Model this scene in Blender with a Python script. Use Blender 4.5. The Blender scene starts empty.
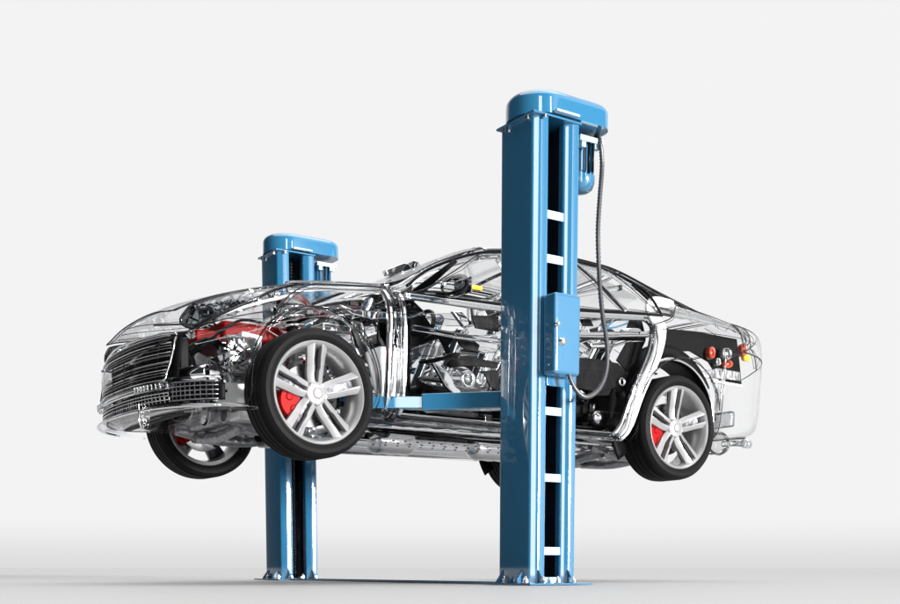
import bpy, math, random
import numpy as np
from mathutils import Vector, Matrix
random.seed(7)
S = bpy.context.scene
COL = S.collection
PI = math.pi
R = math.radians

# ------------------------------------------------------------------ camera data (also used to take sizes from the photograph)
FPX, PX, PY, PITCH, YAW = 1124.77, 439.18, 683.33, -5.8544, 33.7659
CAM = Vector((-3.006, -6.6256, 0.0955))
_r = Vector((math.cos(R(YAW)), -math.sin(R(YAW)), 0))
_f = Vector((math.sin(R(YAW)), math.cos(R(YAW)), 0))
_u = Vector((0, 0, 1))
_f2 = _f*math.cos(R(PITCH)) + _u*math.sin(R(PITCH))
_u2 = _u*math.cos(R(PITCH)) - _f*math.sin(R(PITCH))
ZC = 0.709          # height of the tyre bottoms above the floor
def at(u, v, Y):    # point of the photo -> car coordinates on the lengthwise plane y = Y
    d = _f2 + _r*((u-PX)/FPX) - _u2*((v-PY)/FPX)
    P = CAM + d*((Y-CAM.y)/d.y)
    return Vector((P.x, P.y, P.z-ZC))

# ------------------------------------------------------------------ materials
def mat(name, col=(.5,.5,.5), rough=.3, metal=0, bump=None, coat=0, cior=1.5, spec=.5, var=0):
    m = bpy.data.materials.new(name); m.use_nodes = True
    nt = m.node_tree; b = nt.nodes['Principled BSDF']
    b.inputs['Base Color'].default_value = (*col, 1)
    b.inputs['Roughness'].default_value = rough
    b.inputs['Metallic'].default_value = metal
    b.inputs['Coat Weight'].default_value = coat
    b.inputs['Specular IOR Level'].default_value = spec
    b.inputs['Coat IOR'].default_value = cior
    tc = nt.nodes.new('ShaderNodeTexCoord')
    if var:
        n = nt.nodes.new('ShaderNodeTexNoise'); n.inputs['Scale'].default_value = 9; n.inputs['Detail'].default_value = 6
        nt.links.new(tc.outputs['Object'], n.inputs['Vector'])
        mr = nt.nodes.new('ShaderNodeMapRange'); mr.inputs[3].default_value = max(0, rough-var); mr.inputs[4].default_value = rough+var
        nt.links.new(n.outputs['Fac'], mr.inputs[0]); nt.links.new(mr.outputs[0], b.inputs['Roughness'])
    if bump:
        sc, st = bump
        n = nt.nodes.new('ShaderNodeTexNoise'); n.inputs['Scale'].default_value = sc; n.inputs['Detail'].default_value = 2
        nt.links.new(tc.outputs['Object'], n.inputs['Vector'])
        bp = nt.nodes.new('ShaderNodeBump'); bp.inputs['Strength'].default_value = 1; bp.inputs['Distance'].default_value = st
        nt.links.new(n.outputs['Fac'], bp.inputs['Height']); nt.links.new(bp.outputs[0], b.inputs['Normal'])
    return m

def shell(name, tint=(.97,.975,.98), edge=.25, fall=6, ior=1.45, power=1.0, gcol=(1,1,1), base=0.0, bump=None, rough=.02):
    """thin clear plastic: transparent, Fresnel gloss, and the darker absorption of a long path at grazing view"""
    m = bpy.data.materials.new(name); m.use_nodes = True
    nt = m.node_tree; nt.nodes.clear(); L = nt.links.new; N = nt.nodes.new
    out = N('ShaderNodeOutputMaterial'); mix = N('ShaderNodeMixShader'); tr = N('ShaderNodeBsdfTransparent'); gl = N('ShaderNodeBsdfGlossy')
    gl.inputs['Roughness'].default_value = rough; gl.inputs['Color'].default_value = (*gcol, 1)
    fr = N('ShaderNodeFresnel'); fr.inputs['IOR'].default_value = ior
    lw = N('ShaderNodeLayerWeight'); lw.inputs['Blend'].default_value = .5
    pw = N('ShaderNodeMath'); pw.operation = 'POWER'; pw.inputs[1].default_value = fall
    L(lw.outputs['Facing'], pw.inputs[0])
    mc = N('ShaderNodeMixRGB'); mc.inputs[1].default_value = (*tint, 1); mc.inputs[2].default_value = (edge, edge, edge*1.03, 1)
    L(pw.outputs[0], mc.inputs[0]); L(mc.outputs[0], tr.inputs['Color'])
    ad = N('ShaderNodeMath'); ad.operation = 'MULTIPLY_ADD'; ad.inputs[1].default_value = power; ad.inputs[2].default_value = base; ad.use_clamp = True
    L(fr.outputs[0], ad.inputs[0]); L(ad.outputs[0], mix.inputs[0]); L(tr.outputs[0], mix.inputs[1]); L(gl.outputs[0], mix.inputs[2])
    if bump:
        tc = N('ShaderNodeTexCoord'); n = N('ShaderNodeTexNoise'); n.inputs['Scale'].default_value = bump[0]; n.inputs['Detail'].default_value = 2
        L(tc.outputs['Object'], n.inputs['Vector']); bp = N('ShaderNodeBump'); bp.inputs['Distance'].default_value = bump[1]
        L(n.outputs['Fac'], bp.inputs['Height'])
        for x in (gl, fr, lw): L(bp.outputs[0], x.inputs['Normal'])
    L(mix.outputs[0], out.inputs['Surface'])
    return m

def glass(name, col=(.95,.96,.97), ior=1.3, rough=0.0):
    m = bpy.data.materials.new(name); m.use_nodes = True
    nt = m.node_tree; nt.nodes.clear()
    out = nt.nodes.new('ShaderNodeOutputMaterial'); g = nt.nodes.new('ShaderNodeBsdfGlass')
    g.inputs['Color'].default_value = (*col, 1); g.inputs['IOR'].default_value = ior; g.inputs['Roughness'].default_value = rough
    nt.links.new(g.outputs[0], out.inputs['Surface'])
    return m

M = dict(
 blue   = mat('blue_paint', (.019,.118,.225), .3, 0, (60,.0004), coat=1, cior=2.1, spec=.1, var=.03),
 inner  = mat('dark_column_inside', (.004,.006,.012), .35, var=.1),
 pale   = mat('pale_lit_blue', (.33,.50,.60), .25, var=.05),  # paler blue: the light that the rungs catch is put into the colour
 steel  = mat('zinc_steel', (.75,.75,.76), .22, 1, var=.08),
 chrome = mat('chrome', (.86,.87,.88), .04, 1, (5,.008), var=.02),
 chromes= mat('smooth_chrome', (.86,.87,.88), .05, 1, var=.02),
 silver = mat('silver_wheel_paint', (.31,.31,.315), .34, .55, (80,.0003), coat=.5, var=.05),
 rubber = mat('tyre_rubber', (.0045,.0045,.005), .6, 0, (120,.001), spec=.1, var=.1),
 black  = mat('black_plastic', (.003,.003,.0035), .3, 0, (14,.003), spec=.08, var=.08),
 blackm = mat('matt_black_trim', (.003,.003,.0035), .5, 0, (30,.002), spec=.05, var=.1),
 grey   = mat('grey_cast_metal', (.25,.25,.26), .3, .8, (12,.02), var=.1),
 dark  = mat('dark_grey_underbody', (.045,.043,.05), .4, .4, (14,.01), var=.1),
 white  = mat('white_plastic', (.55,.555,.56), .22, 0, (9,.01), coat=.4, var=.05),
 red    = mat('red_cover', (.17,.003,.003), .45, 0, (8,.004), spec=.08, var=.05),
 redc   = mat('red_caliper', (.22,.003,.003), .45, 0, spec=.05, var=.05),
 orange = mat('orange_lamp_plastic', (.32,.035,.008), .15, 0, (20,.006), coat=.8, var=.03),
 yellow = mat('amber_bulb_and_glint', (.80,.50,.03), .2, 0, coat=.6, var=.03),
 conduit= mat('ribbed_conduit', (.07,.07,.075), .42, .6, var=.08),
 shell  = shell('clear_body_shell', (.997,.998,.999), .88, fall=9, ior=1.08, power=.6),
 window = shell('window_glass', (.997,.998,.998), .88, fall=9, ior=1.07, power=.6),
 thick  = shell('clear_thick_plastic', (.91,.915,.92), .05, fall=2.6, ior=1.4, power=1.0, base=.02, bump=(6,.01)),
 smoke  = shell('smoked_plastic', (.60,.62,.64), .05, fall=3, ior=1.5, power=1.1, base=.06, bump=(12,.02)),
 rim_e  = shell('panel_edge', (.50,.50,.52), .04, fall=2.5, ior=1.5, power=1.2, base=.1, gcol=(.35,.35,.36)),
 glass  = glass('solid_clear_plastic', (.95,.955,.96), 1.28),
)

# ------------------------------------------------------------------ mesh builder
class MB:
    def __init__(s): s.v=[]; s.f=[]; s.m=[]; s.s=[]; s.flat=False
    def add(s, vs, fs, mi=0, smooth=True):
        o=len(s.v); s.v += [tuple(v) for v in vs]
        for f in fs: s.f.append([o+i for i in f]); s.m.append(mi); s.s.append(smooth)
    def box(s, c, d, mi=0, rot=None):
        c=Vector(c); h=Vector(d)/2; vs=[]
        for a in (-1,1):
            for b in (-1,1):
                for e in (-1,1):
                    q=Vector((a*h.x,b*h.y,e*h.z))
                    if rot: q=rot@q
                    vs.append(c+q)
        s.add(vs, [(0,1,3,2),(4,6,7,5),(0,4,5,1),(2,3,7,6),(0,2,6,4),(1,5,7,3)], mi, False)
    def tube(s, pts, r, mi=0, seg=8, closed=False, caps=True, flat=1.0, upv=None):
        pts=[Vector(p) for p in pts]; n=len(pts); vs=[]
        rr = r if isinstance(r,(list,tuple)) else [r]*n
        prev=None
        for i,p in enumerate(pts):
            a=pts[(i-1)%n] if (closed or i>0) else p; b=pts[(i+1)%n] if (closed or i<n-1) else p
            t=(b-a); t = t.normalized() if t.length>1e-9 else Vector((0,0,1))
            if prev is None:
                ref=upv or (Vector((0,0,1)) if abs(t.z)<.9 else Vector((1,0,0)))
                nrm=(ref-t*ref.dot(t)).normalized()
            else:
                nrm=(prev-t*prev.dot(t)); nrm = nrm.normalized() if nrm.length>1e-6 else prev
            prev=nrm; bi=t.cross(nrm)
            for k in range(seg):
                a_=2*PI*k/seg
                vs.append(p+nrm*(math.cos(a_)*rr[i])+bi*(math.sin(a_)*rr[i]*flat))
        fs=[]
        for i in range(n if closed else n-1):
            j=(i+1)%n
            for k in range(seg):
                l=(k+1)%seg; fs.append((i*seg+k,i*seg+l,j*seg+l,j*seg+k))
        s.add(vs,fs,mi)
        if caps and not closed:
            s.add(vs[:seg],[tuple(range(seg))[::-1]],mi,False); s.add(vs[-seg:],[tuple(range(seg))],mi,False)
    def lathe(s, prof, c=(0,0,0), axis='y', seg=48, mi=0, a0=0, a1=2*PI, smooth=True):
        c=Vector(c); full=abs(a1-a0-2*PI)<1e-6; ns=seg if full else seg+1; vs=[]
        for k in range(ns):
            a=a0+(a1-a0)*k/seg
            for (r,h) in prof:
                x,y=r*math.cos(a), r*math.sin(a)
                vs.append(c+{'y':Vector((x,h,y)),'z':Vector((x,y,h)),'x':Vector((h,x,y))}[axis])
        n=len(prof); fs=[]
        for k in range(seg):
            l=(k+1)%ns
            for i in range(n-1): fs.append((k*n+i,k*n+i+1,l*n+i+1,l*n+i))
        s.add(vs,fs,mi,smooth)
    def prism(s, poly, a, b, axis='y', mi=0, smooth=False):
        """poly 2-D outline, extruded from a to b along axis"""
        n=len(poly); vs=[]
        for h in (a,b):
            for (p,q) in poly: vs.append({'y':(p,h,q),'z':(p,q,h),'x':(h,p,q)}[axis])
        fs=[tuple(range(n)),tuple(range(2*n-1,n-1,-1))]
        s.add(vs,fs,mi,False); s.add(vs,[(i,i+n,(i+1)%n+n,(i+1)%n) for i in range(n)],mi,smooth)
    def grid(s, fn, nu, nv, mi=0, keep=None):
        vs=[fn(i/nu,j/nv) for i in range(nu+1) for j in range(nv+1)]
        fs=[(i*(nv+1)+j,(i+1)*(nv+1)+j,(i+1)*(nv+1)+j+1,i*(nv+1)+j+1) for i in range(nu) for j in range(nv)]
        if keep: fs=[f for f in fs if keep([vs[k] for k in f])]
        s.add(vs,fs,mi)
    def mirror(s):
        n=MB(); n.v=[(x,-y,z) for x,y,z in s.v]; n.f=[f[::-1] for f in s.f]; n.m=list(s.m); n.s=list(s.s); return n

def obj(name, mb, mats, parent=None, bevel=0, solid=0, sub=0, loc=None, rot=None, bseg=3):
    me=bpy.data.meshes.new(name); me.from_pydata(mb.v,[],mb.f)
    for m in (mats if isinstance(mats,(list,tuple)) else [mats]): me.materials.append(M[m] if isinstance(m,str) else m)
    me.polygons.foreach_set('material_index', mb.m); me.polygons.foreach_set('use_smooth', mb.s); me.update()
    import bmesh
    bm=bmesh.new(); bm.from_mesh(me); bmesh.ops.remove_doubles(bm,verts=bm.verts,dist=1e-5)
    loose=[v for v in bm.verts if not v.link_faces]; bmesh.ops.delete(bm,geom=loose,context='VERTS')
    bmesh.ops.recalc_face_normals(bm,faces=bm.faces); bm.to_mesh(me); bm.free()
    o=bpy.data.objects.new(name,me); COL.objects.link(o)
    if parent: o.parent=parent
    if loc is not None: o.location=loc
    if rot is not None: o.rotation_euler=rot
    if solid:
        q=o.modifiers.new('s','SOLIDIFY'); q.thickness=solid; q.offset=0
    if bevel:
        q=o.modifiers.new('b','BEVEL'); q.width=bevel; q.segments=bseg; q.limit_method='ANGLE'; q.angle_limit=R(40)
        for p in me.polygons: p.use_smooth=True
        q2=o.modifiers.new('w','WEIGHTED_NORMAL'); q2.keep_sharp=True
    if sub:
        q=o.modifiers.new('u','SUBSURF'); q.levels=sub; q.render_levels=sub
    return o
def root(name,loc,label,cat,rz=0):
    o=bpy.data.objects.new(name,None); COL.objects.link(o); o.location=loc; o.rotation_euler=(0,0,rz)
    o['label']=label; o['category']=cat; return o
def hermite(xs, ys, x):
    xs=np.asarray(xs); ys=np.asarray(ys)
    d=np.diff(ys)/np.diff(xs); m=np.zeros(len(xs)); m[0]=d[0]; m[-1]=d[-1]
    for i in range(1,len(xs)-1):
        m[i]=0 if d[i-1]*d[i]<=0 else 2*d[i-1]*d[i]/(d[i-1]+d[i])
    x=min(max(x,xs[0]),xs[-1]); i=min(max(int(np.searchsorted(xs,x))-1,0),len(xs)-2)
    h=xs[i+1]-xs[i]; t=(x-xs[i])/h
    return float(ys[i]*(2*t**3-3*t**2+1)+h*m[i]*(t**3-2*t**2+t)+ys[i+1]*(-2*t**3+3*t**2)+h*m[i+1]*(t**3-t**2))
def smooth_path(pts, n=8, closed=False):
    pts=[Vector(p) for p in pts]; o=[]; N=len(pts)
    for i in range(N if closed else N-1):
        p0=pts[(i-1)%N] if closed or i>0 else pts[i]; p1=pts[i]; p2=pts[(i+1)%N]; p3=pts[(i+2)%N] if closed or i<N-2 else p2
        for k in range(n):
            t=k/n; o.append(.5*((2*p1)+(p2-p0)*t+(2*p0-5*p1+4*p2-p3)*t*t+(3*p1-p0-3*p2+p3)*t**3))
    if not closed: o.append(pts[-1])
    return o

# ================================================================== SETTING
g=MB(); g.lathe([(0,0),(4,0),(12,0),(40,0),(200,0),(900,0)],axis='z',seg=64)
fl=obj('studio_floor',g,mat('floor_paint',(.445,.445,.448),.6,0,(3,.0004),spec=.3,var=.05)); fl['kind']='structure'

# ================================================================== LIFT
LX, PH = 1.048, 3.1233/2
A, B, HC = .3108, .3142, 2.5115
lift=root('car_lift',(LX,0,0),'blue two-column hydraulic car lift holding up the see-through car','car lift')
def column_outline(t=.014):
    a=A/2; b=B/2; sl=.064; lipd=.07
    def arc(cx,cy,r,a0,a1,n=7): return [(cx+r*math.cos(R(a0+(a1-a0)*k/n)), cy+r*math.sin(R(a0+(a1-a0)*k/n))) for k in range(n+1)]
    def facet(x,y):
        # broad, very slightly convex chamfer between the side and the front of a lip
        o=[(x,y+.046)]+[(x+.0006,y+.041),(x+.003,y+.035),(x+.006,y+.030)]
        p=Vector((x+.006,y+.030)); n=8
        for k in range(n):
            an=R(233.5+5*k/(n-1)+90); p=p+Vector((math.cos(an),math.sin(an)))*(.040/n); o.append((p.x,p.y))
        o+= [(p.x+.003,p.y-.0016),(p.x+.007,p.y-.0022)]
        return o
    # outer: start at back, go round to the left lip, then inside back, opening towards -y
    out=arc(a-.02,b-.02,.02,0,90,4)+arc(-a+.02,b-.02,.02,90,180,4)+facet(-a,-b)+arc(-sl-.012,-b+.012,.012,270,360,4)
    inn=[(-sl,-b+lipd),(-sl-t,-b+lipd),(-sl-t,-b+.03),(-a+t,-b+.03),(-a+t,b-t),(a-t,b-t),(a-t,-b+.03),(sl+t,-b+.03),(sl+t,-b+lipd),(sl,-b+lipd)]
    rgt=facet(sl,-b)+arc(a-.02,-b+.02,.02,270,360,5)
    return out+inn+rgt
rung_z={}
def lift_column(sgn):
    y0=sgn*PH
    m=MB(); P=column_outline()
    m.prism(P,.012,HC,'z',0,True)
    c=obj('column',m,['blue'],lift,loc=(0,y0,0))
    me=c.data
    me.set_sharp_from_angle(angle=R(35))
    # dark guide inside the channel
    m=MB(); m.box((0,B/2-.03,HC/2),(A-.06,.02,HC-.05)); m.box((.085,0,HC/2),(.02,B*.7,HC-.05)); m.box((-.085,0,HC/2),(.02,B*.7,HC-.05))
    obj('guide_rail',m,'inner',c)
    m=MB(); m.tube([(.035,.02,.03),(.035,.02,HC-.02)],.018,seg=12)
    z=.06
    while z<HC-.05: m.lathe([(.018,-.004),(.023,0),(.018,.004)],(.035,.02,z),'z',12); z+=.024
    obj('lifting_screw',m,'inner',c)
    if sgn<0:
        for zz in RZ:
            m=MB(); m.box((0,-B/2+.03,zz),(.127,.012,.044)); obj('rung',m,'pale',c,bevel=.003)
    # gussets and bolts
    for gx,gy,dx,dy in ((-A/2+.05,-B/2,0,-1),(A/2-.05,-B/2,0,-1),(-A/2,-B/2+.09,-1,0),(-A/2,B/2-.05,-1,0),(A/2,-B/2+.09,1,0),(A/2,B/2-.05,1,0)):
        m=MB(); t=.006; w=.05; h=.085
        if dy: m.prism([(gy-.001,.012),(gy-w,.012),(gy-w,.02),(gy-.001,h)],gx-t,gx+t,'x')
        else: m.prism([(gx+dx*.001,.012),(gx+dx*w,.012),(gx+dx*w,.02),(gx+dx*.001,h)],gy-t,gy+t,'y')
        obj('gusset',m,'blue',c)
    for bx,by in ((-A/2-.03,-B/2+.02),(-A/2-.03,B/2-.1),(-.1,-B/2-.03),(.0,-B/2-.035),(.115,-B/2-.03),(A/2+.035,0)):
        m=MB(); m.lathe([(0,.012),(.022,.012),(.022,.016)],(bx,by,0),'z',16); m.lathe([(.016,.016),(.016,.034),(.012,.037),(0,.037)],(bx,by,0),'z',6,smooth=False)
        m.lathe([(.008,.037),(.008,.05),(0,.052)],(bx,by,0),'z',10)
        obj('anchor_bolt',m,'steel',c)
    # cover plate + rounded cover
    def stad(x0,x1,hw,n=14):
        o=[]
        rl=hw; rr=.10
        for k in range(n+1):
            a=R(90+180*k/n); o.append((x0+rl+rl*math.cos(a), rl*math.sin(a)))
        for k in range(n//2+1):
            a=R(-90+90*k/(n//2)); o.append((x1-rr+rr*math.cos(a), -hw+rr+rr*math.sin(a)))
        for k in range(n//2+1):
            a=R(90*k/(n//2)); o.append((x1-rr+rr*math.cos(a), hw-rr+rr*math.sin(a)))
        return o
    x0,x1,hw=-A/2-.038,A/2+.235,.18
    m=MB(); base=stad(x0,x1,hw); H0,H1=HC+.004,HC+CAPH; rings=[(0,H0),(0,H1-.05)]
    for k in range(1,7):
        a=R(90*k/6); rings.append((.05*(1-math.cos(a)), H1-.05+.05*math.sin(a)))
    vs=[]; cx=(x0+x1)/2
    for ins,z in rings:
        for (x,y) in stad(x0+ins,x1-ins,hw-ins): vs.append((x,y,z))
    n=len(base); fs=[(i*n+k,i*n+(k+1)%n,(i+1)*n+(k+1)%n,(i+1)*n+k) for i in range(len(rings)-1) for k in range(n)]
    m.add(vs,fs); m.add(vs[-n:],[tuple(range(n))]); m.add(vs[:n],[tuple(range(n))[::-1]],0,False)
    cap=obj('top_cover',m,'blue',lift,loc=(0,y0,0)); cap.data.set_sharp_from_angle(angle=R(50))
    m=MB(); m.box((-.01,0,HC-.007),(A+.025,B+.02,.012)); obj('flange_plate',m,'blue',cap,bevel=.003)
    m=MB(); m.box((.03,-B/2-.035,HC+.012),(.16,.03,.012)); obj('drip_lip',m,'pale',cap,bevel=.003)
    for bx,by in ((-A/2-.012,-B/2+.06),(-A/2-.012,B/2-.05),(-A/2+.05,-B/2-.012)):
        m=MB(); m.lathe([(0,HC-.03),(.011,HC-.03),(.011,HC-.013)],(bx,by,0),'z',6,smooth=False); obj('cover_bolt',m,'steel',cap)
    # motor
    mx=A/2+.14
    mo=MB(); zt=HC-.02
    mo.lathe([(0,zt),(.075,zt),(.075,zt-.03),(.062,zt-.035),(.062,zt-.19),(.08,zt-.195),(.08,zt-.215),(.078,zt-.24),(.066,zt-.268),(.04,zt-.283),(0,zt-.288)],(mx,0,0),'z',32)
    for k in range(20):
        a=2*PI*k/20; rot=Matrix.Rotation(a,3,'Z'); mo.box(Vector((mx,0,zt-.11))+rot@Vector((.068,0,0)),(.014,.005,.14),rot=rot)
    q=obj('motor',mo,'blue',lift,loc=(0,y0,0)); q.data.set_sharp_from_angle(angle=R(40))
    m=MB(); m.box((mx-.05,-.07,zt-.035),(.03,.03,.06)); m.box((mx+.05,-.07,zt-.035),(.04,.03,.05)); m.box((mx,-.085,zt-.02),(.17,.02,.03)); obj('motor_bracket',m,'pale',q,bevel=.004)
    m=MB(); m.tube([(mx-.015,-.085,zt-.02),(mx-.015,-.085,zt-.2)],.008,seg=8); m.tube([(mx+.015,-.085,zt-.03),(mx+.015,-.085,zt-.19)],.006,seg=8); obj('motor_rod',m,'black',q)
    return c
yf=-PH-B/2
RZ=[ (at(553,v,yf+.03).z+ZC) for v in (215.5,259.5,349,411.5,478,551,581)]
CAPH=.135
c1=lift_column(-1); lift_column(1)

# base plate strip joining the columns
m=MB(); m.box((0,0,.009),(.22,2*PH+.1,.018)); bp=obj('base_strip',m,'blue',lift,bevel=.002)
for sgn in (-1,1):
    m=MB(); m.box((0,sgn*PH,.0075),(A+.14,B+.15,.009)); obj('base_plate',m,'blue',lift,bevel=.002)

# control box
P0=at(560,374,yf-.1); P1=at(560,292,yf-.1)
zb,zt=P0.z+ZC,P1.z+ZC
bx=at(566,333,yf-.09).x-LX
m=MB(); m.box((bx,-PH-B/2-.055,(zb+zt)/2),(.185,.105,zt-zb)); cb=obj('control_box',m,'blue',lift,bevel=.02,bseg=5)
for (u,v,r_) in ((557,324,.011),(562,341.5,.018)):
    q=at(u,v,-PH-B/2-.11)
    m=MB(); m.lathe([(r_*1.25,0),(r_*1.25,-.006),(r_,-.008),(r_,-.02),(r_*.8,-.024),(0,-.025)],(q.x-LX,-PH-B/2-.107,q.z+ZC),'y',20); obj('push_button',m,'steel',cb)
m=MB(); m.box((bx,-PH-B/2-.004,zb-.0),(.13,.012,.10)); obj('mounting_plate',m,'blue',cb,bevel=.003)

# ribbed conduit from the motor down to the control box
yc=-PH-.1
cp=[(596,136,yc+.05),(600,142,yc),(602,165,yc),(600,195,yc-.02),(598,230,yc-.04),(599,270,yc-.06),(602,310,yc-.1),(607,345,yc-.14),(606,372,yc-.16),(598,390,yc-.17),(586,397,yc-.17),(576,390,yc-.16),(570,378,yc-.15),(568,366,yc-.14)]
pts=[]
for u,v,y in cp:
    q=at(u,v,y); pts.append((q.x-LX,y,q.z+ZC))
path=smooth_path(pts,60)
# even spacing for the ribs
acc=[path[0]]
for q in path:
    if (q-acc[-1]).length>=.008: acc.append(q)
rad=[.0145 if k%2 else .0108 for k in range(len(acc))]
m=MB(); m.tube(acc,rad,seg=10); obj('cable_conduit',m,'conduit',lift)

# lifting carriage and arms
def arm(sgn, pts, zt, h, w):
    """telescopic arm in two sections between plan points"""
    a,b,c_=[Vector((p[0]-LX,p[1],0)) for p in pts]
    def seg(a,b,h,w,z,nm):
        d=(b-a); L=d.length; an=math.atan2(d.y,d.x); rot=Matrix.Rotation(an,3,'Z'); mm=MB(); mm.box((a+b)/2+Vector((0,0,z)),(L,w,h),rot=rot); return mm
    m=seg(a,b,h,w,zt-h/2,'a'); o=obj('lifting_arm',m,'blue',lift,bevel=.006)
    m=seg(b-(c_-b)*.1,c_,h*.72,w*.74,zt-h/2,'b'); obj('arm_extension',m,'blue',o,bevel=.005)
    m=MB(); m.lathe([(0,0),(.055,0),(.055,.03),(.03,.035),(.03,.085),(.06,.09),(.06,.11),(0,.11)],(c_.x,c_.y,zt-h*.8),'z',24); obj('lifting_pad',m,'blackm',o)
ZA=ZC+.335
for sgn in (-1,1):
    m=MB(); m.box((0,sgn*(PH-B/2-.045),ZA+(.04 if sgn<0 else .12)),(.20,.06,.14)); obj('carriage',m,'blue',lift,bevel=.012)
arm(-1,[(LX+.0,-1.38),(.66,-.98),(.24,-.72)],ZA+.06,.095,.12)
arm(1,[(LX+.0,1.36),(.75,.95),(.4,.70)],ZA+.03,.105,.13)

# ================================================================== CAR
car=root('transparent_car',(0,0,ZC),'see-through fastback car with silver wheels, raised on the blue lift','car')
WB,YT,RT,RR=2.813,.966,.359,.282
XS=[-.83,-.77,-.60,-.30,0,.45,.60,.95,1.35,1.9,2.4,2.9,3.3,3.6,3.85,3.93]
ZBOT=[.27,.26,.27,.29,.27,.25,.25,.25,.25,.25,.25,.27,.31,.35,.38,.40]
ZBELT=[.68,.73,.81,.885,.94,.975,.98,.99,1.0,1.04,1.08,1.11,1.12,1.10,1.05,.98]
ZRAIL=[.70,.76,.845,.925,.985,1.035,1.07,1.245,1.39,1.46,1.45,1.355,1.235,1.14,1.07,1.0]
ZTOP=[.72,.79,.885,.96,1.02,1.08,1.115,1.29,1.44,1.51,1.49,1.395,1.27,1.17,1.09,1.01]
YRAIL=[.70,.70,.70,.72,.74,.78,.78,.72,.65,.60,.59,.59,.64,.70,.74,.74]
def gplan(x):
    if x<-.15: t=(-.15-x)/.68; return max(0,1-t**2.5)**(1/2.5)
    if x>3.3: t=(x-3.3)/.63; return max(0,1-t**3.2)**(1/3.2)
    return 1
_cache={}
def ctrl(x):
    k=round(x,4)
    if k in _cache: return _cache[k]
    zb,zl,zr,zt=[hermite(XS,q,x) for q in (ZBOT,ZBELT,ZRAIL,ZTOP)]
    yr=hermite(XS,YRAIL,x); g=gplan(x)
    fw=.012*math.exp(-((x)/.45)**2)+.02*math.exp(-((x-WB)/.5)**2)
    P=[(.80,zb),(.915,zb+.07),(.945+fw,zb+.48*(zl-zb)),(.95+fw,zl-.13),(.90,zl),(yr,zr),(yr*.55,zr+.78*(zt-zr)),(0,zt)]
    P=[(y*g,z) for y,z in P]; _cache[k]=P; return P
def Sf(x,u,s=-1,off=0):
    """body surface: x along the car, u up the section 0..7, s side"""
    P=ctrl(x); u=min(max(u,0),7); i=min(int(u),6); t=u-i
    g=lambda j: P[j] if 0<=j<=7 else (P[0] if j<0 else (-P[6][0],P[6][1]))
    p0,p1,p2,p3=g(i-1),g(i),g(i+1),g(i+2)
    q=[.5*(2*p1[k]+(p2[k]-p0[k])*t+(2*p0[k]-5*p1[k]+4*p2[k]-p3[k])*t*t+(3*p1[k]-p0[k]-3*p2[k]+p3[k])*t**3) for k in (0,1)]
    v=Vector((x,s*q[0],q[1]))
    if off:
        c=Vector((min(max(x,-.2),3.3),0,.6 if u<5 else .3)); n=(v-c)
        if u<4.3: n.z*=.1
        v-=n.normalized()*off
    return v
ARCH=[(0,.425,.395),(WB,.425,.395)]
def snap(v):
    for cx,cz,r in ARCH:
        d=Vector((v.x-cx,0,v.z-cz)); l=math.hypot(d.x,d.z)
        if l<r and l>1e-4:
            k=r/l; return Vector((cx+d.x*k,v.y,cz+d.z*k)),True
    return v,False
def lerpc(c,t):
    if not isinstance(c,(list,tuple)): return c
    return hermite([a for a,b in c],[b for a,b in c],t)
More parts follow.
